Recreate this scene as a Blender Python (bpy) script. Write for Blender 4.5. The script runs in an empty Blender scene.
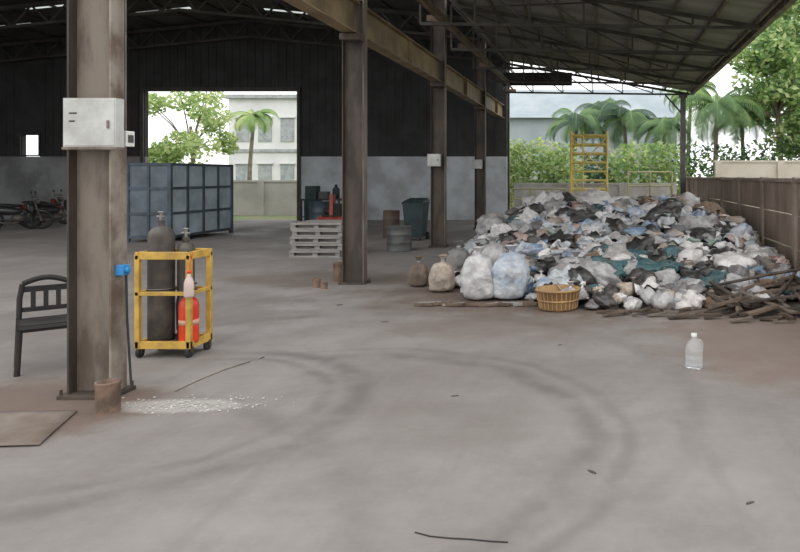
import bpy, math, random
from mathutils import Vector, Matrix, noise, Euler
random.seed(7)
R=random.random
def U(a,b): return a+(b-a)*random.random()
sc=bpy.context.scene
sc.view_settings.view_transform='Standard'
sc.view_settings.look='None'
F=700.0; CX=604.0; CY=176.0; H=1.7
def PX(x,Y): return (x-CX)*Y/F
def PZ(y,Y): return H-(y-CY)*Y/F
def GY(y): return F*H/(y-CY)

# ---------------- materials -----------------
class NT:
    def __init__(s,name):
        s.m=bpy.data.materials.new(name); s.m.use_nodes=True
        s.t=s.m.node_tree; s.b=s.t.nodes['Principled BSDF']; s.out=s.t.nodes['Material Output']
        s.pos=s.n('ShaderNodeNewGeometry').outputs['Position']
    def n(s,ty,**k):
        nd=s.t.nodes.new(ty)
        for a,v in k.items(): setattr(nd,a,v)
        return nd
    def l(s,a,b): s.t.links.new(a,b)
    def val(s,sock,v):
        if isinstance(v,(int,float,tuple,list)): sock.default_value=v
        else: s.l(v,sock)
    def noise(s,scale,detail=4,rough=.55,vec=None,stretch=None):
        nd=s.n('ShaderNodeTexNoise'); nd.inputs['Scale'].default_value=scale
        nd.inputs['Detail'].default_value=detail; nd.inputs['Roughness'].default_value=rough
        v=vec or s.pos
        if stretch:
            mp=s.n('ShaderNodeMapping'); mp.inputs['Scale'].default_value=stretch
            s.l(v,mp.inputs['Vector']); v=mp.outputs['Vector']
        s.l(v,nd.inputs['Vector']); return nd.outputs['Fac']
    def ramp(s,f,a,b,o0=0,o1=1):
        nd=s.n('ShaderNodeMapRange'); nd.interpolation_type='SMOOTHSTEP'
        s.l(f,nd.inputs[0]); nd.inputs[1].default_value=a; nd.inputs[2].default_value=b
        nd.inputs[3].default_value=o0; nd.inputs[4].default_value=o1; return nd.outputs[0]
    def mix(s,f,a,b):
        nd=s.n('ShaderNodeMix',data_type='RGBA')
        s.val(nd.inputs[0],f); s.val(nd.inputs[6],a); s.val(nd.inputs[7],b); return nd.outputs[2]
    def math(s,op,a,b=0,clamp=False):
        nd=s.n('ShaderNodeMath',operation=op,use_clamp=clamp)
        s.val(nd.inputs[0],a); s.val(nd.inputs[1],b); return nd.outputs[0]
    def bump(s,h,st=.3,d=.02):
        nd=s.n('ShaderNodeBump'); nd.inputs['Strength'].default_value=st; nd.inputs['Distance'].default_value=d
        s.l(h,nd.inputs['Height']); s.l(nd.outputs[0],s.b.inputs['Normal'])
def c4(c): return (c[0],c[1],c[2],1)
def mat(name,c,c2=None,scale=3,rough=.7,metal=0,lo=.35,hi=.65,bump=0,bscale=20,stretch=None):
    t=NT(name)
    t.b.inputs['Roughness'].default_value=rough; t.b.inputs['Metallic'].default_value=metal
    if c2 is None: c2=tuple(x*.7 for x in c)
    f=t.ramp(t.noise(scale,6,.6,stretch=stretch),lo,hi)
    t.l(t.mix(f,c4(c),c4(c2)),t.b.inputs['Base Color'])
    if bump: t.bump(t.noise(bscale,4),bump,.02)
    return t.m
def leafmat(name,c,c2):
    t=NT(name); f=t.ramp(t.noise(1.3,3),.35,.65)
    col=t.mix(f,c4(c),c4(c2)); t.l(col,t.b.inputs['Base Color']); t.b.inputs['Roughness'].default_value=.6
    tr=t.n('ShaderNodeBsdfTranslucent'); t.l(col,tr.inputs[0])
    mx=t.n('ShaderNodeMixShader'); mx.inputs[0].default_value=.45
    t.l(t.b.outputs[0],mx.inputs[1]); t.l(tr.outputs[0],mx.inputs[2]); t.l(mx.outputs[0],t.out.inputs[0]); return t.m

# ---------------- mesh builder -----------------
class MB:
    def __init__(s): s.v=[];s.f=[];s.m=[];s.s=[]
    def add(s,vs,fs,m=0,sm=False):
        o=len(s.v); s.v+= [tuple(v) for v in vs]
        for f in fs: s.f.append([o+i for i in f]); s.m.append(m); s.s.append(sm)
    def box(s,x0,x1,y0,y1,z0,z1,m=0,rot=None):
        vs=[Vector((x,y,z)) for x in (x0,x1) for y in (y0,y1) for z in (z0,z1)]
        if rot:
            c=Vector(((x0+x1)/2,(y0+y1)/2,(z0+z1)/2)); M=Euler(rot).to_matrix()
            vs=[M@(v-c)+c for v in vs]
        s.add(vs,[(0,1,3,2),(4,6,7,5),(0,4,5,1),(2,3,7,6),(0,2,6,4),(1,5,7,3)],m)
    def beam(s,p0,p1,w,h,m=0):
        p0=Vector(p0);p1=Vector(p1);d=(p1-p0).normalized()
        up=Vector((0,0,1)) if abs(d.z)<.95 else Vector((0,1,0))
        a=d.cross(up).normalized()*w/2; b=a.normalized().cross(d)*h/2
        vs=[p+q for p in (p0,p1) for q in (-a-b,a-b,a+b,-a+b)]
        s.add(vs,[(0,1,2,3),(7,6,5,4),(0,4,5,1),(1,5,6,2),(2,6,7,3),(3,7,4,0)],m)
    def tube(s,pts,r,n=8,m=0,closed=False,r1=None,cap=True):
        pts=[Vector(p) for p in pts]; N=len(pts); vs=[]
        prev=None
        for i,p in enumerate(pts):
            if closed: d=pts[(i+1)%N]-pts[i-1]
            else: d=pts[min(i+1,N-1)]-pts[max(i-1,0)]
            d.normalize()
            if prev is None:
                up=Vector((0,0,1)) if abs(d.z)<.9 else Vector((1,0,0))
                a=d.cross(up).normalized()
            else:
                a=(prev-d*prev.dot(d)).normalized()
            prev=a; b=d.cross(a)
            rr=r if r1 is None else r+(r1-r)*i/(N-1)
            for k in range(n):
                t=2*math.pi*k/n; vs.append(p+a*math.cos(t)*rr+b*math.sin(t)*rr)
        fs=[]
        for i in range(N if closed else N-1):
            j=(i+1)%N
            for k in range(n):
                k2=(k+1)%n; fs.append((i*n+k,i*n+k2,j*n+k2,j*n+k))
        s.add(vs,fs,m,True)
        if not closed and cap:
            s.add(vs[:n],[tuple(range(n))],m); s.add(vs[-n:],[tuple(range(n))],m)
    def lathe(s,c,prof,n=20,m=0,axis='Z',sm=True,rot=0):
        c=Vector(c); vs=[]
        for (r,z) in prof:
            for k in range(n):
                t=2*math.pi*k/n+rot
                if axis=='Z': p=Vector((r*math.cos(t),r*math.sin(t),z))
                elif axis=='Y': p=Vector((r*math.cos(t),z,r*math.sin(t)))
                else: p=Vector((z,r*math.cos(t),r*math.sin(t)))
                vs.append(c+p)
        fs=[]
        for i in range(len(prof)-1):
            for k in range(n):
                k2=(k+1)%n; fs.append((i*n+k,i*n+k2,(i+1)*n+k2,(i+1)*n+k))
        s.add(vs,fs,m,sm)
    def obj(s,name,mats,bevel=0,loc=None,rz=None):
        me=bpy.data.meshes.new(name); me.from_pydata(s.v,[],s.f)
        for q in mats: me.materials.append(q)
        me.polygons.foreach_set('material_index',s.m); me.polygons.foreach_set('use_smooth',s.s)
        me.update()
        ob=bpy.data.objects.new(name,me); sc.collection.objects.link(ob)
        if bevel:
            b=ob.modifiers.new('bevel','BEVEL'); b.width=bevel; b.segments=2; b.limit_method='ANGLE'
        if loc: ob.location=loc
        if rz is not None: ob.rotation_euler=(0,0,rz)
        return ob
import bmesh
def ico(sub):
    bm=bmesh.new(); bmesh.ops.create_icosphere(bm,subdivisions=sub,radius=1)
    v=[x.co.copy() for x in bm.verts]; f=[[q.index for q in p.verts] for p in bm.faces]; bm.free(); return v,f
ICO={2:ico(2),3:ico(3),4:ico(4)}
def bag(mb,c,s,m,sub=3,crumple=.22,fq=2.2,zmin=None,rot=None,sm=True,square=0):
    vs,fs=ICO[sub]; c=Vector(c); off=Vector((U(-50,50),U(-50,50),U(-50,50)))
    M=Euler(rot or (U(-.6,.6),U(-.6,.6),U(0,6.28))).to_matrix(); out=[]
    for v in vs:
        w=v.copy()
        q=v*fq+off
        n1=noise.noise(q); n2=1-2*abs(noise.noise(q*2.3)); n3=1-2*abs(noise.noise(q*5.1))
        w=w*(1+crumple*(n1*1.3+n2*.6+n3*.28-.3))
        w=Vector((w.x*s[0],w.y*s[1],w.z*s[2])); w=M@w+c
        if zmin is not None and w.z<zmin: w.z=zmin+ (w.z-zmin)*.02
        out.append(w)
    mb.add(out,fs,m,sm)

# ================= FLOOR =================
t=NT('concrete_floor_mat')
sep=t.n('ShaderNodeSeparateXYZ'); t.l(t.pos,sep.inputs[0]); X,Y=sep.outputs[0],sep.outputs[1]
big=t.ramp(t.noise(.35,5,.6),.35,.68); med=t.ramp(t.noise(1.7,8,.65),.35,.7); fine=t.noise(14,6,.7)
col=t.mix(big,(.200,.178,.168,1),(.262,.240,.228,1))
col=t.mix(t.math('MULTIPLY',med,.5),col,(.162,.140,.130,1))
col=t.mix(t.math('MULTIPLY',t.ramp(fine,.4,.75),.15),col,(.33,.305,.285,1))
st=t.ramp(t.noise(1.0,6,.6,stretch=(3.5,.35,1)),.5,.75); col=t.mix(t.math('MULTIPLY',st,.3),col,(.145,.122,.112,1))
st=t.ramp(t.noise(.8,6,.6,stretch=(.5,2.5,1)),.5,.8); col=t.mix(t.math('MULTIPLY',st,.3),col,(.30,.277,.262,1))
def blob(cx,cy,rx,ry,nz=.5):
    a=t.math('DIVIDE',t.math('SUBTRACT',X,cx),rx); b=t.math('DIVIDE',t.math('SUBTRACT',Y,cy),ry)
    d=t.math('SQRT',t.math('ADD',t.math('MULTIPLY',a,a),t.math('MULTIPLY',b,b)))
    d=t.math('ADD',d,t.math('MULTIPLY',t.math('SUBTRACT',t.noise(1.6,6,.65),.5),nz*2.2))
    return t.ramp(d,.55,1.1,1,0)
col=t.mix(t.math('MULTIPLY',blob(2.1,7.3,1.7,2.3,.7),.65),col,(.172,.115,.088,1))
col=t.mix(t.math('MULTIPLY',blob(0,10.2,3.8,2.2),.8),col,(.125,.085,.064,1))
col=t.mix(t.math('MULTIPLY',blob(-4.3,5.1,1.1,.85,.7),.75),col,(.115,.070,.048,1))
col=t.mix(t.math('MULTIPLY',blob(-4.6,11.6,1.9,1.1),.6),col,(.115,.085,.068,1))
col=t.mix(t.math('MULTIPLY',blob(-5.6,8.4,2.2,2.2,.8),.4),col,(.12,.100,.090,1))
col=t.mix(t.math('MULTIPLY',blob(-1.2,8.0,1.6,.8,.8),.4),col,(.15,.105,.085,1))
col=t.mix(t.math('MULTIPLY',blob(-1.0,5.5,1.7,1.3,1.0),.3),col,(.16,.137,.124,1))
def arc(cx,cy,r,w,k,ax,ay):
    a=t.math('SUBTRACT',X,cx); b=t.math('SUBTRACT',Y,cy)
    d=t.math('SQRT',t.math('ADD',t.math('MULTIPLY',a,a),t.math('MULTIPLY',b,b)))
    d=t.math('ADD',d,t.math('MULTIPLY',t.noise(1.2,2),.22))
    e=t.math('ABSOLUTE',t.math('SUBTRACT',d,r+.11))
    g=t.ramp(e,0,w,1,0)
    dirn=t.ramp(t.math('DIVIDE',t.math('ADD',t.math('MULTIPLY',a,ax),t.math('MULTIPLY',b,ay)),r),-.35,.45)
    return t.math('MULTIPLY',t.math('MULTIPLY',g,dirn),t.math('MULTIPLY',t.ramp(t.noise(2.2,5),.3,.6,.15,1),k))
for a in [(-2.2,4.5,2.1,.18,.46,.95,.3),(-2.2,4.5,2.35,.10,.3,.95,.3),(-3.5,5.1,1.65,.18,.5,.97,.1),(-3.5,5.1,1.4,.10,.35,.97,.2),(-2.5,5.4,3.2,.17,.2,.6,.8),(-4.5,2.0,3.6,.17,.22,.5,.85)]:
    col=t.mix(arc(*a),col,(.080,.070,.064,1))
col=t.mix(t.math('MULTIPLY',blob(-3.1,5.18,.55,.17,.5),.6),col,(.42,.40,.375,1))
t.l(col,t.b.inputs['Base Color'])
t.l(t.ramp(t.noise(.9,4),.3,.7,.55,.85),t.b.inputs['Roughness'])
t.b.inputs['Specular IOR Level'].default_value=.3
t.bump(t.noise(22,6,.7),.25,.01)
FLOOR=t.m
m=MB(); m.box(-24.4,3.2,-6,27.3,-.15,0); m.obj('floor',[FLOOR])
grd=mat('soil_grass_mat',(.13,.19,.06),(.22,.20,.13),1.2,.95)
m=MB(); m.box(-70,60,-30,95,-.4,-.16); m.obj('ground_outside',[grd])

# ================= materials =================
steelbrown=mat('weathered_steel_paint',(.185,.152,.125),(.088,.064,.048),2.6,.65,.1,.38,.66,.15,18,stretch=(2,2,.55))
steeldark=mat('rusted_steel',(.082,.06,.047),(.04,.03,.024),2.6,.7,.1,stretch=(2,2,.6),bump=.15)
steeledge=mat('worn_flange',(.27,.23,.19),(.12,.08,.055),3.5,.6,.1,bump=.1)
yellowbeam=mat('crane_beam_paint',(.30,.22,.12),(.16,.11,.065),1.5,.6)
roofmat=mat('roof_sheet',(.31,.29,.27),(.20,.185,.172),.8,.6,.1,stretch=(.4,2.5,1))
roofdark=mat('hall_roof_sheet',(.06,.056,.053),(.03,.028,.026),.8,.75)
trussmat=mat('truss_steel',(.072,.06,.054),(.04,.033,.029),2,.7,.1)
gutter=mat('gutter_paint',(.20,.13,.10),(.10,.065,.05),2,.6)
whitebox=mat('painted_metal_box',(.50,.50,.48),(.34,.33,.31),3,.5)
ink=mat('label_ink',(.05,.05,.06),rough=.6)
blackp=mat('dark_plastic',(.016,.011,.011),(.009,.007,.007),4,.75)
yel=mat('yellow_paint',(.62,.38,.07),(.40,.24,.05),6,.5)
redp=mat('red_paint',(.75,.06,.015),(.55,.04,.015),4,.35)
greycyl=mat('grey_cylinder_paint',(.12,.10,.085),(.05,.042,.036),4,.5,.1,bump=.1)
whitep=mat('white_plastic',(.75,.74,.72),(.6,.58,.56),4,.4)
rubber=mat('rubber',(.025,.025,.025),rough=.8)
chrome=mat('worn_chrome',(.3,.29,.28),(.16,.15,.14),5,.4,.7)
bluep=mat('blue_paint',(.03,.22,.5),rough=.5)

# ================= ROOM SHELL =================
lower=mat('stained_plaster',(.30,.30,.305),(.17,.17,.17),.9,.85,bump=.2)
lower2=mat('pale_plaster',(.54,.57,.60),(.36,.37,.39),.9,.85,bump=.2)
cladd=mat('dark_cladding',(.040,.038,.040),(.026,.024,.024),1.2,.8)
YB=27.0
ox0,ox1,oz=PX(145,YB),PX(298,YB),PZ(91,YB)
wx0,wx1,wz0,wz1=PX(22,YB),PX(40,YB),PZ(155,YB),PZ(135,YB)
m=MB()
def roofz(x): return 7.75-.1*abs(x+13.5)
def wallseg(x0,x1,z0,z1,mt): m.box(x0,x1,YB,YB+.2,z0,z1,mt)
lw=2.45
wallseg(-24.2,ox0,0,lw,0); wallseg(ox1,-3.75,0,lw,2)
wallseg(-24.2,wx0,lw,oz,1); wallseg(wx0,wx1,wz1,oz,1); wallseg(wx1,ox0,lw,oz,1); wallseg(ox1,-3.75,lw,oz,1)
xs=[-24.2,-13.5,-3.75]
vs=[(x,y,z) for x in xs for y in (YB,YB+.2) for z in (oz,roofz(x)-.02)]
m.add(vs,[(0,4,5,1),(4,8,9,5),(2,3,7,6),(6,7,11,10),(0,2,6,4),(4,6,10,8),(8,10,11,9),(0,1,3,2)],1)
x=-24
while x<-3.9:
    if not(ox0-.05<x<ox1+.05): m.box(x,x+.06,YB-.03,YB,lw+.05,roofz(x)-.15,1) if not (wx0-.1<x<wx1+.05) else None
    else: m.box(x,x+.06,YB-.03,YB,oz+.1,roofz(x)-.15,1)
    x+=.3
m.obj('wall_back',[lower,cladd,lower2])
m=MB()
m.box(ox0-.12,ox0-.005,YB-.12,YB-.035,0,oz); m.box(ox1+.005,ox1+.12,YB-.12,YB-.035,0,oz); m.box(ox0-.12,ox1+.12,YB-.12,YB-.035,oz,oz+.14)
m.obj('trim_2',[trussmat])
m=MB()
for a in (wx0-.05,wx1): m.box(a,a+.05,YB-.09,YB-.035,wz0-.05,wz1+.05)
m.box(wx0,wx1,YB-.09,YB-.035,wz0-.05,wz0); m.box(wx0,wx1,YB-.09,YB-.035,wz1,wz1+.05)
m.obj('window_1',[trussmat])
m=MB(); m.box(-24.4,-24.2,3,YB+.2,0,lw,0); m.box(-24.4,-24.2,3,YB+.2,lw,6.6,1); m.obj('wall_left',[lower,cladd])

pan=mat('precast_wall_panel',(.30,.225,.18),(.19,.135,.105),1.1,.85,bump=.3,stretch=(1,1.5,.6))
panp=mat('precast_wall_post',(.34,.27,.225),(.22,.17,.135),1.6,.85,bump=.2)
WX=3.0
m=MB()
y=-5.0
while y<25:
    m.box(WX+.04,WX+.10,y+.09,y+2.21,0,.52,0); m.box(WX+.045,WX+.105,y+.09,y+2.21,.54,1.06,0); m.box(WX+.04,WX+.10,y+.09,y+2.21,1.08,1.60,0)
    m.box(WX,WX+.14,y-.07,y+.09,0,1.68,1)
    m.box(WX-.01,WX+.15,y+.09,y+2.23,1.60,1.665,1)
    y+=2.3
m.obj('wall_right',[pan,panp],bevel=.01)

def corr(mb,x0,z0,x1,z1,y0,y1,amp=.025,per=.2,m=0,seg=4):
    n=int((y1-y0)/per*4); vs=[];fs=[]
    for i in range(n+1):
        yy=y0+(y1-y0)*i/n; a=[0,amp,0,-amp][i%4]
        for k in range(seg+1):
            u=k/seg; vs.append((x0+(x1-x0)*u,yy,z0+(z1-z0)*u+a))
    for i in range(n):
        for k in range(seg):
            q=i*(seg+1)+k; fs.append((q,q+1,q+seg+2,q+seg+1))
    mb.add(vs,fs,m,False)
t=NT('translucent_sheet')
tr=t.n('ShaderNodeBsdfTranslucent'); tr.inputs[0].default_value=(.4,.42,.40,1); t.l(tr.outputs[0],t.out.inputs[0]); TRANS=t.m
m=MB()
yy=[13.0,22.9,23.1,24.6,24.78,27.3]
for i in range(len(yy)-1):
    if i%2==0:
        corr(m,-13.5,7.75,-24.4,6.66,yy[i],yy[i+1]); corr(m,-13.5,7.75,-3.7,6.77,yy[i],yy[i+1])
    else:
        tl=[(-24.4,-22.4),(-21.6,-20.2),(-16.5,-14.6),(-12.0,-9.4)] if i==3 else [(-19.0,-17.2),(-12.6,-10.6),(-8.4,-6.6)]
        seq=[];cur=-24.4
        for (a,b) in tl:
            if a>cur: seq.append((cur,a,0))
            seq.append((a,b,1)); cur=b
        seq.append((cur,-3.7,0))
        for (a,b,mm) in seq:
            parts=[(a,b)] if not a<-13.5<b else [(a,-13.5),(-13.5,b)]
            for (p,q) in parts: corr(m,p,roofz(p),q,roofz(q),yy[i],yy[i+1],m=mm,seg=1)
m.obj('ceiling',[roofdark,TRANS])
CY_=[5.36+5.63*i for i in range(5)]
m=MB()
for yt in (16.7,22.3,26.6):
    for (a,b) in ((-24.2,-13.5),(-13.5,-3.95)):
        m.beam((a,yt,roofz(a)-.14),(b,yt,roofz(b)-.14),.1,.12)
        m.beam((a,yt,roofz(a)-.75),(b,yt,roofz(b)-.75),.08,.08)
        n=9
        for k in range(n):
            u0=a+(b-a)*k/n; u1=a+(b-a)*(k+.5)/n; u2=a+(b-a)*(k+1)/n
            m.beam((u0,yt,roofz(u0)-.14),(u1,yt,roofz(u1)-.75),.05,.05); m.beam((u1,yt,roofz(u1)-.75),(u2,yt,roofz(u2)-.14),.05,.05)
for k in range(15):
    x=-23.6+k*1.4
    m.beam((x,13,roofz(x)-.055),(x,27,roofz(x)-.055),.06,.06)
m.obj('hall_roof_truss',[trussmat])
m=MB()
m.box(-3.72,-3.68,10.9,27.2,5.95,6.72)
y=10.95
while y<27.1: m.box(-3.68,-3.65,y,y+.06,5.98,6.7); y+=.3
m.obj('wall_upper',[cladd])

CX0,CZ0,CX1,CZ1=-3.62,5.88,3.12,4.76
def cz(x): return CZ0+(x-CX0)*(CZ1-CZ0)/(CX1-CX0)
m=MB(); corr(m,CX0,CZ0,CX1,CZ1,8.0,25.3,.02,.22)
m.obj('canopy_roof',[roofmat])
m=MB()
for k in range(9):
    x=-3.4+k*.8
    m.beam((x,8,cz(x)-.055),(x,25.3,cz(x)-.055),.055,.07,1)
for yt in (8.2,11.0,13.8,16.6,19.4,22.2,25.1):
    m.beam((CX0,yt,cz(CX0)-.13),(CX1-.05,yt,cz(CX1)-.13),.07,.08)
    m.beam((CX0,yt,4.70),(CX1-.1,yt,4.62),.06,.06)
    n=6
    for k in range(n):
        a=CX0+(CX1-.3-CX0)*k/n; b=CX0+(CX1-.3-CX0)*(k+1)/n
        m.beam((a,yt,4.7),(a,yt,cz(a)-.13),.04,.04); m.beam((a,yt,cz(a)-.13),(b,yt,4.68),.035,.035)
for (y0,y1) in ((11,16.6),(16.6,22.2)):
    m.beam((CX0+.1,y0,cz(CX0)-.2),(CX1-.2,y1,cz(CX1)-.2),.03,.03); m.beam((CX1-.2,y0,cz(CX1)-.2),(CX0+.1,y1,cz(CX0)-.2),.03,.03)
m.obj('canopy_roof_truss',[trussmat,steelbrown])
m=MB(); m.beam((-3.42,8,5.02),(-3.42,25.2,5.02),.10,.16); m.tube([(-3.3,8,4.85),(-3.3,25.2,4.85)],.035)
for k in range(5,25,3): m.box(-3.6,-3.3,k+3.2,k+3.25,4.84,4.96)
m.obj('gutter_beam',[gutter])
m=MB(); m.box(CX1-.02,CX1+.1,8,25.3,4.62,4.80,0); m.obj('trim_1',[steelbrown])
m=MB(); m.box(-3.6,-1.15,25.14,25.2,4.95,5.42); 
for k in range(8): m.box(-3.55+k*.3,-3.5+k*.3,25.11,25.14,4.95,5.42)
m.obj('gable_panel',[cladd])
post=mat('dark_post',(.09,.085,.085),(.05,.045,.045),2,.6)
for yt in (25.1,):
    m=MB(); m.box(2.74,2.92,yt-.09,yt+.09,.02,4.6); m.box(2.65,2.99,yt-.16,yt+.16,0,.03); m.box(2.68,2.98,yt-.12,yt+.12,4.5,4.62)
    m.beam((2.83,yt,3.9),(2.2,yt,4.6),.05,.05)
    m.obj('canopy_post',[post])

# ================= COLUMNS =================
for i,yc in enumerate(CY_):
    x0,x1=-4.115,-3.775; d=.18; m=MB()
    top=6.55
    f=0 if i==0 else 2
    m.box(x0,x0+.016,yc,yc+d,.03,top,2); m.box(x1-.016,x1,yc,yc+d,.03,top,1 if i==0 else 0)
    m.box(x0+.016,x1-.016,yc+.082,yc+.096,.03,top,f)
    m.box(x0-.04,x1+.04,yc-.05,yc+d+.05,0,.03,2)
    m.box(x0+.016,x1-.016,yc+.005,yc+.082,4.45,4.465,f)
    for bx in (x0-.02,x1+.02):
        for by in (yc-.03,yc+d+.03): m.tube([(bx,by,.03),(bx,by,.07)],.012,6,2)
    m.box(x1-.3,x1+.02,yc-.22,yc-.0,3.80,3.90,2)
    m.obj('steel_column',[steelbrown,steeledge,steeldark],bevel=.003)
m=MB()
for i in range(4):
    a=CY_[i]+.19; b=CY_[i+1]-.01
    m.box(-4.05,-3.82,a,b,3.915,3.935); m.box(-4.05,-3.82,a,b,4.40,4.42); m.box(-3.95,-3.92,a,b,3.935,4.40)
    k=a+.1
    while k<b: m.box(-3.92,-3.83,k,k+.012,3.935,4.40); k+=2.7
    m.box(-3.97,-3.91,a,b,4.42,4.47,1)
m.obj('crane_runway_beam',[yellowbeam,steeldark])

m=MB(); yb=5.26
a,b,z0,z1=PX(63,yb),PX(116,yb),PZ(147,yb),PZ(98,yb)
m.box(a,b,yb,5.35,z0,z1,0); m.box(a+.01,b-.01,yb-.006,yb,z0+.01,z1-.01,0)
for k in range(2): m.box(a+.05,a+.05+[.06,.045][k],yb-.009,yb-.006,z1-.12-k*.06,z1-.108-k*.06,1)
m.box(b-.06,b-.045,yb-.02,yb-.006,z0+.14,z0+.2,2)
m.box(a-.004,b+.004,yb-.01,5.35,z0-.02,z0,2)
m.obj('electrical_box',[whitebox,ink,steelbrown],bevel=.006)
m=MB(); m.box(-3.773,-3.70,5.42,5.52,1.93,2.05,0); m.tube([(-3.74,5.47,2.05),(-3.74,5.47,3.4)],.01,6,1); m.box(-3.70,-3.692,5.44,5.5,1.96,2.02,1)
m.obj('socket_box',[whitep,greycyl],bevel=.008)
m=MB(); m.box(-3.773,-3.71,5.40,5.48,.93,1.01,0); m.lathe((-3.70,5.44,.97),[(.0,-.02),(.025,-.02),(.025,.01),(0,.01)],12,0,'X'); m.tube([(-3.72,5.45,.93),(-3.72,5.46,.6),(-3.73,5.5,.3),(-3.68,5.45,.06)],.010,6,1)
m.obj('plug_socket',[bluep,rubber],bevel=.006)
for i in (2,3):
    yc=CY_[i]; m=MB(); m.box(-4.16,-3.86,yc-.14,yc-.005,1.93,2.22); m.box(-4.14,-3.88,yc-.15,yc-.14,1.95,2.2); m.box(-3.92,-3.90,yc-.17,yc-.15,2.05,2.1,1); m.obj('electrical_box',[whitebox,ink],bevel=.006)

# ================= CHAIR =================
def chair(x,y,rz):
    m=MB()
    for sx in (-1,1):
        m.tube([(sx*.205,-.20,0),(sx*.185,-.175,.40)],.022,8)
        m.tube([(sx*.205,.20,0),(sx*.19,.18,.40),(sx*.185,.20,.60),(sx*.165,.225,.73)],.021,8)
        m.beam((sx*.19,-.17,.39),(sx*.19,.18,.39),.02,.06)
    m.beam((-.185,-.18,.39),(.185,-.18,.39),.02,.06); m.beam((-.185,.18,.39),(.185,.18,.39),.02,.06)
    n=10; vs=[];fs=[]
    for k in range(2):
        for i in range(n+1):
            for j in range(n+1):
                u=-1+2*i/n; v=-1+2*j/n
                z=.425-.02*(1-u*u)*(1-v*v)-(.02 if v<-.85 else 0)-.018*k
                vs.append((u*.21,v*.205-.005,z))
    N=(n+1)**2
    for k in range(2):
        for i in range(n):
            for j in range(n):
                q=k*N+i*(n+1)+j; fs.append((q,q+1,q+n+2,q+n+1))
    for i in range(n):
        for e in ((i*(n+1),(i+1)*(n+1)),(i*(n+1)+n,(i+1)*(n+1)+n),(i,i+1),(n*(n+1)+i,n*(n+1)+i+1)):
            fs.append((e[0],e[1],e[1]+N,e[0]+N))
    m.add(vs,fs,0,True)
    def bk(z): return .19+ (z-.42)*.12
    top=[(-.165+.33*k/10,bk(.73)+.0+.015*math.sin(math.pi*k/10),.73+.045*math.sin(math.pi*k/10)) for k in range(11)]
    m.tube(top,.024,8)
    m.beam((-.175,bk(.68),.68),(.175,bk(.68),.68),.02,.05); m.beam((-.18,bk(.50),.50),(.18,bk(.50),.50),.02,.04)
    for k in range(3):
        xx=-.09+.09*k; m.beam((xx,bk(.5),.50),(xx,bk(.67),.68),.036,.014)
    m.obj('plastic_chair',[blackp],loc=(x,y,0),rz=rz)
chair(PX(45,6.2),6.22,.70)

# ================= GAS TROLLEY =================
ty0=6.52; tx0,tx1=PX(134,ty0),PX(190,ty0); ty1=6.90
m=MB(); s=.022
for x in (tx0+s,tx1-s):
    for y in (ty0+s,ty1-s): m.box(x-s,x+s,y-s,y+s,.09,.96,0)
for (z,hh) in ((.955,.035),(.60,.018),(.12,.035)):
    for y in (ty0+s,ty1-s): m.box(tx0,tx1,y-.016,y+.016,z-hh,z+hh,0)
    for x in (tx0+s,tx1-s): m.box(x-.016,x+.016,ty0,ty1,z-hh,z+hh,0)
m.box(tx0+.03,tx1-.03,ty0+.03,ty1-.03,.11,.125,1)
for x in (tx0+.03,tx1-.03):
    for y in (ty0+.04,ty1-.04):
        m.lathe((x-.015,y,.05),[(0,0),(.05,0),(.05,.03),(0,.03)],16,2,'X'); m.box(x-.03,x-.02,y-.02,y+.02,.04,.1,1); m.box(x+.02,x+.03,y-.02,y+.02,.04,.1,1)
m.obj('cylinder_trolley',[yel,steeldark,rubber],bevel=.003)
def gascyl(x,y,z,r,h,mt,name='gas_cylinder',valve=True):
    m=MB()
    pr=[(0,0),(r*.93,0),(r,.03),(r,h*.80)]+[(r*math.cos(a),h*.80+ r*.9*math.sin(a)) for a in [i*math.pi/2/6 for i in range(1,6)]]+[(.03,h*.8+r*.93),(.03,h*.8+r*.93+.05)]
    m.lathe((x,y,z),pr,24,0)
    zz=z+h*.8+r*.93+.05
    m.tube([(x,y,zz-.01),(x,y,zz+.07)],.016,8,1); m.tube([(x-.04,y,zz+.035),(x+.04,y,zz+.035)],.011,8,1)
    m.lathe((x,y,zz+.07),[(0,0),(.028,0),(.028,.015),(0,.015)],12,1)
    m.tube([(x+r*1.02*math.cos(k*.3927),y+r*1.02*math.sin(k*.3927),z+h*.4) for k in range(16)],.006,6,1,closed=True)
    m.obj(name,[mt,chrome])
gascyl(PX(159,6.7),6.735,.126,.115,1.24,greycyl)
gascyl(PX(186,6.8),6.80,.126,.075,1.08,greycyl)
ex,ey=PX(188,6.62),6.635; z=.126
m=MB(); m.lathe((ex,ey,z),[(0,0),(.078,0),(.085,.02),(.085,.34),(.078,.39),(.05,.425),(.03,.44),(.03,.46)],24,0)
m.lathe((ex,ey,z),[(.0855,.17),(.087,.17),(.087,.22),(.0855,.22)],24,2)
m.tube([(ex,ey,z+.45),(ex,ey,z+.52)],.02,10,1); m.beam((ex-.02,ey,z+.52),(ex+.07,ey,z+.56),.02,.015,1); m.beam((ex-.02,ey,z+.495),(ex+.07,ey,z+.50),.02,.012,1)
m.tube([(ex-.02,ey,z+.49),(ex-.09,ey-.01,z+.47),(ex-.112,ey-.01,z+.36),(ex-.105,ey-.01,z+.12)],.009,8,1)
m.obj('fire_extinguisher',[redp,rubber,mat('label_pale',(.7,.35,.25),rough=.5)])
m=MB()
bx2=PX(189,6.44); yb2=6.44; m.lathe((bx2,yb2,.585),[(0,0),(.04,0),(.043,.02),(.043,.13),(.03,.17),(.016,.19),(.016,.22),(0,.22)],16,0); m.lathe((bx2,yb2,.805),[(0,0),(.02,0),(.02,.025),(0,.025)],12,1)
m.tube([(bx2,yb2,.80),(bx2,yb2+.02,.90),(bx2,yb2+.06,.99)],.004,6,1)
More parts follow.
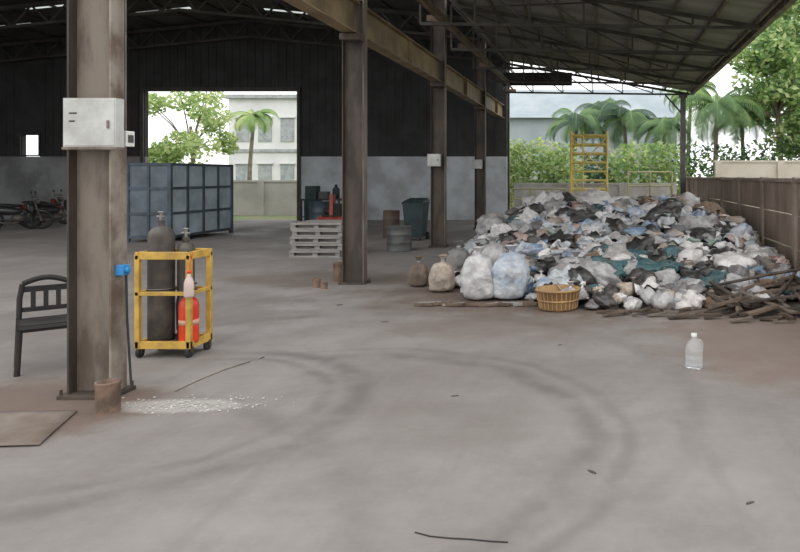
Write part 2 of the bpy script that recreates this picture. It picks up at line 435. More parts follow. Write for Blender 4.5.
pink=mat('pale_pink_plastic',(.65,.50,.45),(.55,.42,.38),5,.4)
m.obj('plastic_bottle',[pink,redp])

rust=mat('rusty_pipe',(.20,.13,.095),(.09,.06,.042),7,.85,bump=.4)
def stub(x,y,r,h,name='pipe_stub'):
    m=MB(); m.lathe((x,y,0),[(r*1.02,0),(r,.01),(r,h-.02),(r*1.05,h-.01),(r*1.05,h),(r*.85,h),(r*.85,.02),(0,.02)],20,0,rot=.2); m.obj(name,[rust])
stub(PX(103,5.0),5.05,.078,.22)
stub(PX(338,11.2),11.3,.11,.30); stub(PX(322,10.9),10.7,.06,.13); stub(PX(333,10.9),10.55,.05,.10)
m=MB(); n=12; vs=[];fs=[]
for i in range(n+1):
    for j in range(n+1):
        u=i/n;v=j/n; x=-4.9+1.35*u-.25*v; y=4.28+.65*v+.12*u
        vs.append((x,y,.010+.006*noise.noise(Vector((x*2,y*2,0)))))
for i in range(n):
    for j in range(n): q=i*(n+1)+j; fs.append((q,q+1,q+n+2,q+n+1))
m.add(vs,fs,0,True); o=m.obj('rusty_sheet',[mat('rust_sheet',(.185,.15,.128),(.13,.095,.074),2.5,.85,bump=.2)]); sm=o.modifiers.new('s','SOLIDIFY'); sm.thickness=.004

m=MB()
for k in range(240):
    a=random.gauss(0,.5); x=-3.1+a*.6; y=5.18+random.gauss(0,.08)+.03*a
    if x<-3.68: continue
    s=U(.003,.014); r=U(0,3.1)
    vs=[(x+s*U(.6,1.3)*math.cos(r+q*1.257),y+s*U(.6,1.3)*math.sin(r+q*1.257),U(.001,.004)) for q in range(5)]
    vs2=[(v[0],v[1],v[2]+.004) for v in vs]
    m.add(vs+vs2,[(0,1,2,3,4),(5,6,7,8,9)]+[(q,(q+1)%5,5+(q+1)%5,5+q) for q in range(5)])
m.obj('plaster_debris',[mat('plaster',(.52,.50,.47),(.38,.355,.33),8,.9)])

m=MB()
for (px,py,s) in [(455,396,.022),(592,472,.024),(750,503,.02),(340,305,.03),(385,322,.03),(560,345,.02),(262,358,.025)]:
    Y0=GY(py); bag(m,(PX(px,Y0),Y0,s*.12),(s*1.4,s*.5,s*.14),0,2,.3,zmin=0,rot=(0,0,U(0,3)))
m.obj('litter',[mat('dark_litter',(.08,.065,.058),rough=.8)])
m=MB(); pts=[(415,533),(430,537),(450,539),(470,540),(490,542),(508,543)]
m.tube([(PX(a,GY(b)),GY(b),.004) for a,b in pts],.003,6); m.obj('cable',[rubber])
m=MB(); pts=[(175,392),(200,380),(225,370),(250,362)]
m.tube([(PX(a,GY(b)),GY(b),.006) for a,b in pts],.005,6); m.obj('thin_rod',[steeledge])

t=NT('clear_plastic'); t.b.inputs['Base Color'].default_value=(.88,.9,.9,1); t.b.inputs['Roughness'].default_value=.15
t.b.inputs['Transmission Weight'].default_value=.8; t.b.inputs['IOR'].default_value=1.12; CLEAR=t.m
by=6.2; bx=PX(694,by)
m=MB(); m.lathe((bx,by,0),[(0,.004),(.07,0),(.078,.015),(.078,.05),(.073,.06),(.078,.07),(.078,.11),(.073,.12),(.078,.13),(.078,.17),(.065,.215),(.035,.25),(.024,.265),(.024,.285),(0,.285)],24,0)
m.lathe((bx,by,.285),[(.027,-.005),(.027,.022),(0,.022)],16,1)
m.tube([(bx+.03,by,.255),(bx+.07,by,.235),(bx+.078,by,.19),(bx+.072,by,.16)],.009,8,0)
m.obj('clear_plastic_jug',[CLEAR,whitep])

# ================= STORAGE CAGE =================
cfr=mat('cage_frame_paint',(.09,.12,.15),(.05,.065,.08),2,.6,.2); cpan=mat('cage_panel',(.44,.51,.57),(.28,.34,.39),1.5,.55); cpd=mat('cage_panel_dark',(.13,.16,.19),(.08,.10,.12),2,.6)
YA=18.0; YZ=20.95; x0,x1=PX(128,YA),PX(170,YA); z1=PZ(163,YA)
m=MB()
for x in (x0,x1):
    for y in (YA,YZ): m.box(x-.045,x+.045,y-.045,y+.045,0,z1,0)
for z in (.13,z1*.36,z1*.68,z1-.03):
    for y in (YA,YZ): m.box(x0,x1,y-.035,y+.035,z-.035,z+.035,0)
    for x in (x0,x1): m.box(x-.035,x+.035,YA,YZ,z-.035,z+.035,0)
for k in range(1,4):
    y=YA+(YZ-YA)*k/4
    for x in (x0,x1): m.box(x-.04,x+.04,y-.035,y+.035,.12,z1,0)
xm=(x0+x1)/2
for y in (YA,YZ): m.box(xm-.03,xm+.03,y-.04,y+.04,.12,z1,0)
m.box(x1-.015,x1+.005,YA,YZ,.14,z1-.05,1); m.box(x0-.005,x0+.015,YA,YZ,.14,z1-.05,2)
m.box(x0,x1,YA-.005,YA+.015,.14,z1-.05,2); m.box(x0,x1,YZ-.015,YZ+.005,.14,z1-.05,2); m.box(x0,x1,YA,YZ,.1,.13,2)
m.obj('storage_cage',[cfr,cpan,cpd])

# ================= PALLET STACK =================
wood=mat('grey_wood',(.30,.28,.26),(.22,.20,.185),3,.85,bump=.2,stretch=(1,5,5))
m=MB(); px0,px1=PX(290,14.6),PX(341,14.6)
for k in range(5):
    z=k*.145; dx=[-.03,.02,-.01,.03,0][k]
    for j in range(5): yy0=14.6+j*.23; m.box(px0+dx,px1+dx,yy0,yy0+.17,z+.10,z+.14)
    for xx in (px0,(px0+px1)/2-.05,px1-.1): m.box(xx+dx,xx+dx+.1,14.63,15.60,z+.035,z+.10)
    m.box(px0+dx+.02,px1+dx-.02,14.75,14.8,z+.035,z+.10)
    for j in range(3): yy0=14.6+j*.46; m.box(px0+dx,px1+dx,yy0,yy0+.12,z,z+.035)
m.obj('pallet_stack',[wood])

def drum(x,y,r,h,mt,name='steel_drum'):
    m=MB(); m.lathe((x,y,0),[(0,.01),(r,.01),(r*1.03,0),(r*1.03,.02),(r,.03),(r,h*.33),(r*1.03,h*.35),(r,h*.37),(r,h*.66),(r*1.03,h*.68),(r,h*.7),(r,h-.02),(r*1.03,h-.01),(r*1.03,h),(r*.97,h),(r*.97,h-.03),(0,h-.03)],24,0)
    m.lathe((x+r*.5,y,h-.03),[(.03,0),(.03,.02),(0,.02)],10,0); m.obj(name,[mt])
dgrey=mat('drum_grey',(.12,.125,.12),(.07,.072,.07),3,.6); dteal=mat('teal_paint',(.025,.045,.05),(.015,.026,.028),3,.6); dbrown=mat('drum_brown',(.10,.065,.05),rough=.7); dblue=mat('drum_blue',(.04,.06,.08),rough=.5)
drum(PX(398,15.8),15.9,.27,.56,dgrey)
drum(PX(388,19),19.3,.22,.75,dbrown)
drum(PX(346,20),20.4,.28,.9,dgrey)
drum(PX(312,20),20.6,.28,.95,dblue)
drum(PX(300,22),23,.28,.95,dteal)
m=MB(); bx,by=PX(415,18.5),18.6
vs=[]
for (w,d,z) in ((.21,.24,.08),(.27,.32,.98)):
    for (a,b) in ((-1,-1),(1,-1),(1,1),(-1,1)): vs.append((bx+a*w,by+b*d,z))
m.add(vs,[(0,1,2,3),(4,5,6,7),(0,1,5,4),(1,2,6,5),(2,3,7,6),(3,0,4,7)])
m.box(bx-.29,bx+.29,by-.34,by+.34,.96,1.0)
vs=[(bx-.29,by-.36,1.0),(bx+.29,by-.36,1.0),(bx+.29,by+.36,1.03),(bx-.29,by+.36,1.03),(bx-.24,by-.28,1.05),(bx+.24,by-.28,1.05),(bx+.24,by+.30,1.11),(bx-.24,by+.30,1.11)]
m.add(vs,[(0,1,2,3),(4,5,6,7),(0,1,5,4),(1,2,6,5),(2,3,7,6),(3,0,4,7)])
m.tube([(bx-.25,by+.38,1.02),(bx+.25,by+.38,1.02)],.018,8)
for sx in (-1,1): m.lathe((bx+sx*.25-.025,by+.24,.10),[(0,0),(.10,0),(.10,.05),(0,.05)],16,1,'X'); m.box(bx+sx*.15-.02,bx+sx*.15+.02,by-.24,by-.2,0,.09)
m.obj('wheelie_bin',[dteal,rubber])
m=MB(); ax,ay=PX(331,19.0),19.1
m.lathe((ax-.42,ay,.42),[(0,0),(.15,.02),(.2,.08),(.2,.76),(.15,.82),(0,.84)],20,0,'X')
for dx in (-.3,.3):
    for dy in (-.15,.15): m.box(ax+dx-.02,ax+dx+.02,ay+dy-.02,ay+dy+.02,0,.3,1)
m.box(ax-.25,ax+.25,ay-.13,ay+.13,.6,.64,1); m.lathe((ax-.2,ay,.75),[(0,0),(.1,0),(.1,.22),(0,.22)],16,1,'X'); m.box(ax+.08,ax+.24,ay-.08,ay+.08,.64,.95,1)
for k in range(4): m.box(ax+.06,ax+.26,ay-.1,ay+.1,.7+k*.06,.715+k*.06,1)
m.box(ax-.05,ax+.05,ay-.1,ay+.1,.64,1.2,0)
m.obj('air_compressor',[mat('dull_red_paint',(.30,.05,.035),(.18,.03,.02),4,.5),blackp])
m=MB(); a,b=PX(300,24.5),PX(341,24.5)
m.box(a,b,24.4,25.1,.84,.9,0)
for x in (a+.03,b-.09):
    for y in (24.43,25.02): m.box(x,x+.06,y,y+.06,0,.84,0)
m.box(a+.05,b-.05,24.5,25.0,.25,.28,0)
m.box(a+.15,a+.55,24.55,24.9,.9,1.35,1); m.box(a+.65,a+.95,24.5,24.8,.9,1.15,2); m.lathe((b-.25,24.7,.9),[(0,0),(.12,0),(.12,.35),(.05,.42),(.05,.5),(0,.5)],14,1)
m.box(a+.15,a+.6,24.55,24.9,.28,.62,2)
m.obj('workbench',[trussmat,dteal,dgrey])

# ================= MOTORCYCLES =================
dred=mat('tail_lamp_red',(.22,.025,.02),(.12,.02,.015),4,.4); dpaint=mat('dark_paint',(.03,.03,.033),(.02,.02,.02),4,.35)
def moto(x,y,rz,paint):
    m=MB()
    for wx in (-.62,.62):
        m.tube([(wx+.26*math.cos(a*.3142),0,.30+.26*math.sin(a*.3142)) for a in range(20)],.045,8,1,closed=True)
        m.lathe((wx,-.04,.30),[(0,0),(.06,0),(.06,.08),(0,.08)],12,2,'Y')
        for a in range(8):
            t=a*.785; m.tube([(wx,0,.3),(wx+.24*math.cos(t),0,.3+.24*math.sin(t))],.005,4,2)
    for sy in (-.06,.06): m.tube([(.62,sy,.3),(.50,sy,.62),(.42,sy,.95)],.02,8,2); m.tube([(-.62,sy,.3),(-.15,sy,.34)],.018,8,2); m.tube([(-.6,sy,.32),(-.48,sy,.66)],.022,8,2)
    m.tube([(.43,-.32,1.0),(.40,-.15,1.03),(.40,.15,1.03),(.43,.32,1.0)],.014,8,1)
    m.lathe((.47,0,.88),[(0,-.02),(.08,-.01),(.09,.06),(.07,.09),(0,.09)],14,2,'X')
    bag(m,(-.28,0,.60),(.42,.13,.14),0,3,.03,rot=(0,.08,0)); bag(m,(.33,0,.66),(.09,.2,.27),0,3,.03,rot=(0,-.3,0))
    bag(m,(-.25,0,.77),(.40,.13,.06),1,3,.02,rot=(0,.05,0)); bag(m,(.02,0,.36),(.2,.12,.13),2,3,.08,rot=(0,0,0))
    bag(m,(.63,0,.58),(.2,.06,.06),0,2,.02,rot=(0,.1,0)); bag(m,(-.70,0,.66),(.12,.06,.06),3,2,.02,rot=(0,.3,0))
    m.tube([(.05,-.12,.22),(-.3,-.14,.22),(-.75,-.14,.32)],.03,8,2)
    for sy in (-1,1): m.tube([(.41,sy*.2,1.03),(.40,sy*.28,1.15)],.006,5,1); bag(m,(.4,sy*.29,1.18),(.02,.06,.04),1,2,0,rot=(0,0,0))
    m.tube([(-.05,-.1,.3),(-.02,-.22,.015)],.012,6,2)
    m.obj('motorcycle',[paint,rubber,greycyl,dred],loc=(x,y,0),rz=rz)
moto(PX(12,22),22.2,.5,dpaint); moto(PX(46,22.6),23.0,.9,dpaint); moto(PX(30,24),24.6,.3,dred)

# ================= TRASH HEAP =================
def pm(name,c,c2,rough=.45,scale=6,dirt=.62):
    t=NT(name); t.b.inputs['Roughness'].default_value=rough
    f=t.ramp(t.noise(scale,5,.65),.38,.62); col=t.mix(f,c4(c),c4(c2))
    g=t.ramp(t.noise(2.6,6,.72),.46,.72); col=t.mix(t.math('MULTIPLY',g,dirt),col,(.13,.10,.085,1))
    t.l(col,t.b.inputs['Base Color']); 
    v=t.n('ShaderNodeTexVoronoi'); v.inputs['Scale'].default_value=11; t.l(t.pos,v.inputs['Vector'])
    h=t.math('ADD',v.outputs['Distance'],t.noise(9,3)); t.bump(h,.55,.03)
    return t.m
TM=[pm('white_bag',(.72,.69,.68),(.52,.49,.48)),
    pm('pale_grey_bag',(.44,.42,.42),(.30,.29,.29)),
    pm('grey_bag',(.20,.19,.19),(.12,.115,.115)),
    pm('black_bag',(.025,.024,.024),(.05,.048,.047),.35),
    pm('woven_sack_beige',(.44,.37,.31),(.30,.24,.19),.7),
    pm('blue_print_bag',(.55,.56,.60),(.20,.29,.42),.45,4),
    pm('teal_tarp',(.05,.12,.13),(.03,.07,.075),.5),
    pm('pinkish_bag',(.56,.42,.39),(.42,.29,.26)),
    pm('brown_cardboard',(.24,.165,.11),(.15,.10,.07),.9),
    pm('green_bag',(.11,.22,.14),(.28,.33,.29)),
    pm('red_bag',(.35,.08,.06),(.45,.33,.31)),
    pm('clear_film',(.54,.56,.58),(.36,.38,.40),.2),
    pm('blue_bag',(.08,.17,.33),(.30,.36,.42),.5)]
def wpick():
    return random.choices(range(13),[24,18,17,24,8,5,4,4,3,2,2,8,3])[0]
def hm(x,y):
    fx=min(1,max(0,(x+2.9)/1.5)); fr=min(1,max(0,(3.1-x)/1.2)); 
    y0=8.75+.75*max(0,-x-.3)+.1*abs(x)
    fy=min(1,max(0,(y-y0)/5.4)); fb=min(1,max(0,(19.5-y)/2.5))
    s=lambda q:q*q*(3-2*q)
    return .95*(s(fx)**.55)*(.48+.52*s(fr))*(fy**.8)*s(fb)+.09*noise.noise(Vector((x*1.3,y*1.3,0)))*s(min(1,fy*3))
m=MB()
nx,ny=50,72; vs=[];fs=[]
for i in range(nx+1):
    for j in range(ny+1):
        x=-3.0+5.95*i/nx; y=8.5+11.3*j/ny
        z=hm(x,y)-.05; vs.append((x,y,max(z-.04,.002)+(.04*abs(noise.noise(Vector((x*5,y*5,2)))) if z>.05 else 0)))
for i in range(nx):
    for j in range(ny): q=i*(ny+1)+j; fs.append((q,q+1,q+ny+2,q+ny+1))
fs=[f for f in fs if any(vs[k][2]>.004 for k in f)]
m.add(vs,fs,3,False)
cnt=0
while cnt<1050:
    x=U(-2.75,2.85); y=8.6+10.2*(R()**1.35)
    h=hm(x,y)
    if h<.03: continue
    s=U(.065,.20)*(1.0 if y<13 else 1.15)
    if R()<.12: s*=1.4
    a=U(.7,1.5)
    if h<.2: s*=.65
    if x+s*1.2>2.94: continue
    mt=wpick()
    bag(m,(x,y,h+s*U(.0,.5)),(s*a,s*U(.85,1.2),s*U(.5,.85)),mt,3,U(.18,.42),U(1.4,2.6),zmin=.003,sm=R()<.9)
    if R()<.22:
        p=Vector((x+s*U(-.5,.5),y-s*.4,h+s*.9)); q=p+Vector((U(-.5,.5),U(-.4,.1),.7))*s*.7
        m.lathe(p,[(s*.25,-.05),(s*.08,s*.12),(s*.12,s*.2),(s*.3,s*.42),(s*.12,s*.36)],8,mt,sm=False)
    cnt+=1
for (px,py,Yy,s,mt) in [(600,208,14.5,.40,0),(530,222,14,.34,0),(495,226,14.2,.31,1),(655,226,14,.36,0),(560,236,13,.3,4),(630,247,12.5,.36,1),(690,240,13.2,.32,1),(515,250,12.2,.30,7),(665,217,15.5,.28,1),(545,214,15.6,.26,4),(575,264,11,.26,0),(700,264,11,.28,1),(600,230,13.3,.25,3),(505,238,12.8,.27,0),(720,283,10.2,.24,3),(596,288,10.0,.2,7),(640,236,13,.22,0),(735,272,10.8,.2,11),(620,300,9.4,.13,0),(655,297,9.6,.15,3),(680,300,9.5,.16,2),(545,268,10.8,.24,1),(740,290,9.8,.2,1),(575,222,14,.25,3),(675,252,12,.25,3),(530,262,11.4,.25,2)]:
    bag(m,(PX(px,Yy),Yy,max(PZ(py,Yy),s*.4)),(s*1.15,s,s*.72),mt,4,.26,1.7,zmin=.003)
for (px,py,Yy,s) in [(615,268,10.2,.38),(650,273,10.0,.34),(632,262,10.5,.34)]:
    bag(m,(PX(px,Yy),Yy,PZ(py,Yy)),(s*1.3,s*.8,s*.5),6,4,.35,2.4,zmin=.003,rot=(0,0,U(-.3,.3)))
for k in range(90):
    x=U(-2.6,2.5); y=U(9.0,17); h=hm(x,y)
    if h<.05: continue
    n=8; s=U(.12,.28); off=Vector((U(0,99),U(0,99),0)); ang=U(0,6.28); vs=[];fs=[]
    for i in range(n+1):
        for j in range(n+1):
            u=(i/n-.5)*2*s; v=(j/n-.5)*2*s*.7
            xx=x+u*math.cos(ang)-v*math.sin(ang); yy_=y+u*math.sin(ang)+v*math.cos(ang)
            vs.append((min(xx,2.9),yy_,max(.01,hm(xx,yy_)+.14+.18*noise.noise(Vector((u*6,v*6,0))+off))))
    for i in range(n):
        for j in range(n): q=i*(n+1)+j; fs.append((q,q+1,q+n+2,q+n+1))
    m.add(vs,fs,random.choice([0,0,1,11,11,3,3,5]),True)
for k in range(50):
    x=U(-2.4,2.3); y=U(9.1,15); h=hm(x,y)
    if h<.08: continue
    if R()<.2:
        a,b,c=U(.06,.14),U(.06,.14),U(.03,.07); m.box(x-a,x+a,y-b,y+b,h+.05,h+.05+2*c,random.choice([8,4,1,2]),rot=(U(-.7,.7),U(-.7,.7),U(0,3)))
    else:
        d=Vector((U(-1,1),U(-1,1),U(-.4,.4))).normalized()*.11; c=Vector((x,y,h+.14)); m.tube([c-d,c+d*.5,c+d*.8,c+d],.04,8,random.choice([11,0,12,9]))
m.obj('trash_heap',TM)

def sack(x,y,w,d,h,mt,lean=0):
    m=MB(); vs,fs=ICO[4]; off=Vector((U(0,99),U(0,99),U(0,99))); out=[]
    for v in vs:
        k=max(abs(v.x),abs(v.y),abs(v.z)); c=v/k; c=v*.45+c*.5
        z=(c.z+1)/2; taper=1-.35*max(0,z-.65)/.35
        q=v*2+off; n=(noise.noise(q)*.16+(.5-abs(noise.noise(q*2.6)))*.16+(.5-abs(noise.noise(q*6)))*.08)
        p=Vector((c.x*(1+n)*w/2*taper+lean*z*z,c.y*(1+n)*d/2*taper,0)); p.z=max(0,(z-.03))*h*(1+.1*n)
        out.append((x+p.x,y+p.y,p.z))
    m.add(out,fs,0,True)
    m.lathe((x+lean*.9,y,h*.93),[(w*.16,-.03),(w*.06,.03),(w*.10,.06),(w*.2,.11),(w*.12,.09),(0,.07)],9,0,sm=False)
    m.tube([(x+lean*.9+w*.07*math.cos(a*.785),y+w*.07*math.sin(a*.785),h*.93+.03) for a in range(8)],.008,5,1,closed=True)
    m.obj('woven_sack',[mt,TM[5]])
palesack=pm('sack_white',(.56,.54,.54),(.38,.37,.38),.6,7,.5); bluesack=pm('sack_pale_blue',(.52,.54,.57),(.32,.37,.44),.6,6,.5)
sack(PX(478,9.55),9.62,.46,.40,.66,palesack); sack(PX(509,9.6),9.66,.50,.42,.68,bluesack,.03); sack(PX(440,10.2),10.3,.36,.34,.46,TM[4],.02)
sack(PX(415,10.6),10.8,.30,.28,.38,mat('brown_sack',(.20,.15,.12),(.12,.09,.07),5,.9,bump=.3)); sack(PX(456,10.9),11.1,.42,.38,.6,TM[2]); sack(PX(492,10.6),10.7,.5,.4,.72,TM[1])
och=mat('ochre_plastic',(.40,.25,.11),(.27,.16,.075),5,.6)
bx,by=PX(559,9.1),8.95
m=MB()
m.lathe((bx,by,0),[(0,.01),(.22,.005),(.24,.02),(.27,.24),(.29,.245),(.29,.27),(.255,.27),(.225,.04),(0,.03)],28,0)
for k in range(28):
    t=k*2*math.pi/28; m.beam((bx+.243*math.cos(t),by+.243*math.sin(t),.03),(bx+.272*math.cos(t),by+.272*math.sin(t),.24),.014,.014,0)
m.tube([(bx+.262*math.cos(k*.2618),by+.262*math.sin(k*.2618),.13) for k in range(24)],.012,6,0,closed=True)
m.obj('plastic_basket',[och])
scw=mat('scrap_wood',(.16,.11,.08),(.08,.055,.04),4,.85,bump=.2)
m=MB()
def plank(a,b,w,h,mt=0): m.beam(a,b,w,h,mt)
plank((2.72,17.5,.42),(2.3,9.6,.46),.12,.05,2); plank((2.85,16,.68),(2.65,9.2,.22),.08,.07,1)
for k in range(44):
    x=U(1.4,2.6); y=U(8.3,10.0); a=random.choice([U(-.35,.35),U(1.0,2.1)]); L=U(.35,1.0); dz=U(0,.16)
    z=.03+U(0,.14)*max(0,(y-8.2))
    dx,dy=L/2*math.cos(a),L/2*math.sin(a)
    if x+abs(dx)>2.92: x=2.9-abs(dx)
    plank((x-dx,y-dy,z+.01),(x+dx,y+dy,z+dz+.02),U(.03,.12),U(.015,.04),random.choice([0,0,1,2,1]))
for k in range(34):
    x=U(0,2.6); y=8.55+U(-.25,.25)-(.25 if x>1.5 else 0); L=U(.1,.4); a=U(-.6,.6)
    plank((x-L/2,y-L*.3*a,.02),(x+L/2,y+L*.3*a,.02+U(0,.05)),U(.02,.08),.02,random.choice([0,1,2,1]))
m.tube([(1.5,9.3,.25),(2.1,8.9,.45),(2.75,9.2,.5)],.02,8,1); m.tube([(1.9,8.5,.03),(2.4,9.1,.3),(2.85,9.9,.6)],.025,8,1)
m.obj('scrap_wood_pile',[scw,steeldark,steelbrown,wood])
m=MB()
for k in range(26):
    x=U(-2.4,-.95); y=U(9.1,9.25); L=U(.08,.35); a=U(-.4,.4)
    m.beam((x-L/2,y-L*a*.4,.02),(x+L/2,y+L*a*.4,.03),U(.03,.09),.03,random.choice([0,0,1]))
m.obj('wood_offcuts',[scw,wood])

# ================= YELLOW SCAFFOLD =================
y0=23.2; a,b=PX(571,y0),PX(607,y0); zt=PZ(131,y0)
sy=mat('scaffold_yellow',(.75,.60,.16),(.6,.47,.13),3,.5)
m=MB()
for x in (a,b):
    for y in (y0,y0+1.1): m.tube([(x,y,0),(x,y,zt)],.04,8)
k=.35
while k<zt:
    for y in (y0,y0+1.1): m.tube([(a,y,k),(b,y,k)],.034,8)
    for x in (a,b): m.tube([(x,y0,k),(x,y0+1.1,k)],.026,8)
    k+=.30
for z in (0.3,1.7): m.tube([(a,y0,z),(b,y0,z+1.3)],.02,6); m.tube([(b,y0,z),(a,y0,z+1.3)],.02,6)
m.tube([((a+b)/2-.2,y0,.2),((a+b)/2-.2,y0,zt)],.024,8)
m.obj('scaffold_tower',[sy])
pyel=mat('faded_yellow',(.55,.50,.28),(.42,.38,.22),3,.6)
def rail(px0,px1,py,Yr,name='railing'):
    m=MB(); x0,x1=PX(px0,Yr),PX(px1,Yr); z=PZ(py,Yr); n=max(2,int((x1-x0)/.6))
    for k in range(n+1): x=x0+(x1-x0)*k/n; m.tube([(x,Yr,0),(x,Yr,z)],.03,8)
    for q in (1,.72,.44): m.tube([(x0,Yr,z*q),(x1,Yr,z*q)],.028,8)
    m.obj(name,[pyel])
rail(512,566,189,24.2); rail(628,672,172,26.2)

m=MB(); m.box(-3.6,2.9,28.0,28.15,-.16,1.35,0); m.box(-3.65,2.95,27.97,28.18,1.35,1.42,0)
for k in range(4): m.box(-3.6+k*2.1,-3.4+k*2.1,27.93,28.0,-.16,1.35,0)
m.obj('boundary_wall',[mat('boundary_plaster',(.46,.44,.41),(.32,.30,.27),1,.9)])
lw2=mat('pale_render',(.52,.46,.40),(.42,.36,.30),.8,.9)
m=MB(); m.box(4.5,16,28.3,28.5,-.16,2.25); m.box(4.45,16,28.26,28.54,2.25,2.33)
for k in range(5): m.box(4.5+k*2.5,4.75+k*2.5,28.2,28.3,-.16,2.25)
m.obj('boundary_wall',[lw2])
m=MB(); m.box(-24,-6,33,33.2,-.16,1.42); m.box(-24,-6,32.96,33.24,1.42,1.5)
for k in range(8): m.box(-23.5+k*2.4,-23.2+k*2.4,32.9,33,-.16,1.42)
m.obj('boundary_wall',[mat('pale_wall',(.46,.44,.41),(.37,.35,.32),.8,.9)])

wb=mat('white_building',(.72,.72,.71),(.62,.62,.62),.5,.9); wd=mat('window_dark',(.38,.40,.41),rough=.4); gr=mat('grey_roof',(.36,.40,.43),(.29,.33,.36),.5,.8)
m=MB(); m.box(-25.2,-17.5,47,54,-.16,6.9,0); m.box(-25.5,-17.2,46.7,54.3,6.9,7.15,1); m.box(-25.3,-17.4,46.9,47,3.3,3.5,1)
for i in range(5):
    for j in range(2): m.box(-24.7+i*1.5,-23.8+i*1.5,46.95,47,.9+j*3.1,2.5+j*3.1,1); m.box(-24.8+i*1.5,-23.7+i*1.5,46.85,47,2.5+j*3.1,2.6+j*3.1,0)
m.obj('white_building',[wb,wd])
m=MB(); m.box(-7,5.4,52,60,-.16,6.0,0)
vs=[(-7.5,51.5,6.0),(5.9,51.5,6.0),(5.9,61,6.0),(-7.5,61,6.0),(-7.5,56,8.6),(5.9,56,8.6)]
m.add(vs,[(0,1,5,4),(2,3,4,5),(0,4,3),(1,2,5),(0,3,2,1)],2)
for i in range(6): m.box(-6.4+i*2,-5.2+i*2,51.95,52,2.5,4.2,1)
m.obj('distant_shed',[gr,wd,gr])

# ================= VEGETATION =================
G1=leafmat('leaf_bright',(.36,.50,.18),(.24,.38,.14)); G2=leafmat('leaf_mid',(.22,.34,.15),(.14,.24,.11)); G3=leafmat('leaf_dark',(.11,.18,.12),(.075,.13,.085)); G4=leafmat('leaf_washed',(.64,.70,.34),(.48,.58,.26))  # outdoor overexposure and haze put into these pale leaf colours, palest in G4
bark=mat('bark',(.26,.22,.18),(.17,.14,.11),4,.95,bump=.3)
def leaves(mb,c,r,n,s,mts):
    for k in range(n):
        while True:
            p=Vector((U(-1,1),U(-1,1),U(-1,1)))
            if .35<p.length<1: break
        q=Vector((c[0]+p.x*r[0],c[1]+p.y*r[1],c[2]+p.z*r[2]))
        if q.z<-.1: continue
        a=Vector((U(-1,1),U(-1,1),U(-.7,.7))).normalized(); b=a.cross(Vector((U(-1,1),U(-1,1),U(-1,1)))).normalized(); w=s*U(.6,1.3)
        mb.add([q-a*w,q+b*w*.5,q+a*w,q-b*w*.5],[(0,1,2,3)],random.choice(mts))
def tree(name,x,y,h,cr,nc,nl,s,mts,zc=None,trunk=True):
    m=MB(); base=Vector((x,y,-.16)); zc=zc or h*.7
    if trunk: m.tube([base,(x+.15,y,h*.3),(x-.1,y+.1,zc)],.16,10,0,r1=.08)
    for k in range(nc):
        t=U(0,6.28); rr=cr*math.sqrt(R())*.8; z=zc+U(-.45,.5)*(h-zc)*2*.8
        c=(x+rr*math.cos(t),y+rr*math.sin(t),z)
        if trunk: m.tube([(x,y,zc*.7),((x+c[0])/2,(y+c[1])/2,(zc*.7+z)/2+.2),c],.05,6,0,r1=.02)
        q=cr*U(.25,.42); leaves(m,c,(q,q,q*.75),nl,s,mts)
    return m.obj(name,[bark,G1,G2,G3,G4])
tree('broadleaf_tree',11.2,34,12.5,4.8,44,330,.20,[1,1,4,2],zc=7.8)
tree('broadleaf_tree',7.8,31.5,8.8,2.5,24,300,.16,[1,4,1,2],zc=6.2)
tree('broadleaf_tree',10.2,31,5.6,2.6,16,280,.16,[1,4,2],zc=3.9)
tree('broadleaf_tree',15,40,15,5,22,300,.26,[1,2,2,1],zc=9)
tree('broadleaf_tree',-22.4,38,6.9,2.4,18,220,.14,[4,4,1],zc=4.4)
tree('broadleaf_tree',-25.5,36,6,2.4,12,240,.15,[4,1,2],zc=4)
def hedge(x0,x1,y,z,n,mts,name='hedge'):
    m=MB(); k=int((x1-x0)/.7)+1
    for i in range(k):
        x=x0+(x1-x0)*(i+.5)/k; m.tube([(x,y,-.16),(x,y,z*.6)],.05,6,0)
        for j in range(3): leaves(m,(x+U(-.2,.2),y+U(-.3,.3),z*(.25+.28*j)+U(-.1,.15)),(.65,.6,z*.28),n,.12,mts)
    m.obj(name,[bark,G1,G2,G3,G4])
hedge(-4.4,-1.2,30,3.0,240,[4,1,4,1]); hedge(.6,3.2,30,2.9,240,[4,1,1]); hedge(-1.0,.4,31,2.4,160,[2,3]); hedge(3.3,9,31,3.0,130,[2,3,1]); hedge(-24,-19.5,35,2.2,100,[1,4])
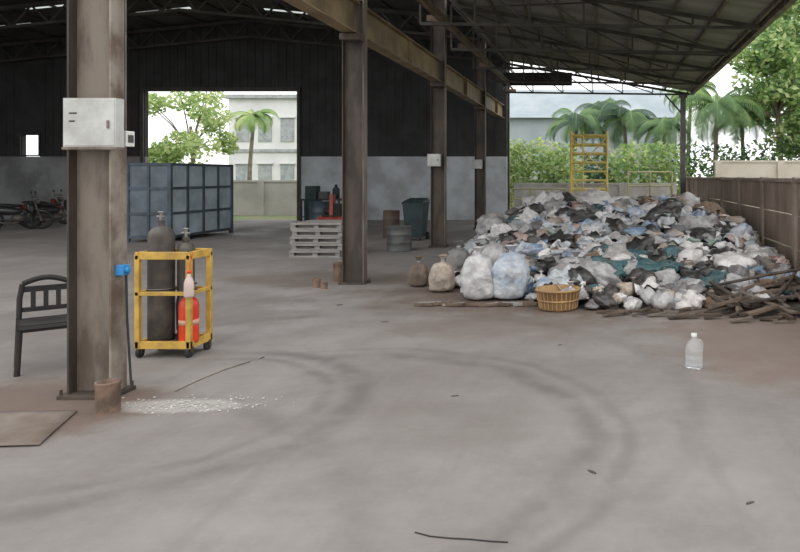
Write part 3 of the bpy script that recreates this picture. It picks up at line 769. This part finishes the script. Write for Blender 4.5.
def palm(x,y,h,L,n,mts,droop=1.0,lean=.3):
    m=MB(); top=Vector((x+lean,y,h)); m.tube([(x,y,-.16),(x+lean*.3,y,h*.5),top],.13,10,0,r1=.08)
    for k in range(n):
        az=k*2.399+U(-.2,.2); el=U(.1,1.15); ll=L*U(.8,1.1); d=Vector((math.cos(az),math.sin(az),0)); pts=[]
        N=14
        p=top.copy(); ang=el
        for i in range(N+1):
            pts.append(p.copy()); p=p+(d*math.cos(ang)+Vector((0,0,math.sin(ang))))*ll/N; ang-=droop*1.6/N*(1+i/N)
        m.tube(pts,.03,5,1,r1=.008)
        side=d.cross(Vector((0,0,1))); mt=random.choice(mts)
        for i in range(2,N*2+1):
            u=i/2; a=int(min(u,N-1)); fr=u-a; q=pts[a].lerp(pts[a+1],min(fr,1)); tl=ll*.26*math.sin(math.pi*min(.97,(i/(2*N))*.85+.15))+.05
            fw=(pts[a+1]-pts[a]).normalized()
            for sg in (-1,1):
                tip=q+side*sg*tl*.8+fw*tl*.45-Vector((0,0,tl*.45)); w=fw*.035
                m.add([q-w,q+w,tip+w*.3,tip-w*.3],[(0,1,2,3)],mt)
    m.obj('palm_tree',[bark,G1,G2,G3,G4])
palm(-1.6,34,4.3,2.2,20,[3,2],1.0); palm(1.2,35,4.6,2.5,22,[3,3,2],1.0,-.2); palm(2.8,33.5,4.0,2.1,18,[2,3],1.1,.1); palm(4.9,31.0,4.7,2.7,26,[2,1,2],1.0,.1); palm(6.6,33,4.4,2.3,20,[2,2,3],1.0,-.1); palm(0.0,38,5.0,2.4,18,[3,2],1.0,.1)
palm(-19.3,38,4.9,1.5,14,[4,1]); palm(4.4,37,6.2,2.2,18,[2,1],1.1,.2)

# ================= WORLD / LIGHT =================
w=bpy.data.worlds.new('World'); sc.world=w; w.use_nodes=True; nt=w.node_tree; bg=nt.nodes['Background']
tc=nt.nodes.new('ShaderNodeTexCoord'); sp=nt.nodes.new('ShaderNodeSeparateXYZ'); nt.links.new(tc.outputs['Generated'],sp.inputs[0])
rp=nt.nodes.new('ShaderNodeValToRGB'); nt.links.new(sp.outputs[2],rp.inputs[0])
rp.color_ramp.elements[0].color=(.95,.97,.97,1); rp.color_ramp.elements[1].color=(.91,.94,.95,1)
nt.links.new(rp.outputs[0],bg.inputs[0]); bg.inputs[1].default_value=1.9
sl=bpy.data.lights.new('sun','SUN'); sl.energy=.8; sl.angle=1.0; sl.color=(1,.96,.9); so=bpy.data.objects.new('sun',sl); sc.collection.objects.link(so); so.rotation_euler=(math.radians(35),math.radians(12),0)

cd=bpy.data.cameras.new('camera'); cam=bpy.data.objects.new('camera',cd); sc.collection.objects.link(cam)
cd.sensor_width=36; cd.lens=F*36/800; cd.shift_x=-(CX-400)/800; cd.shift_y=-(276-CY)/800
cam.location=(0,0,H); cam.rotation_euler=(math.radians(90),0,0); cd.clip_end=300
sc.camera=cam
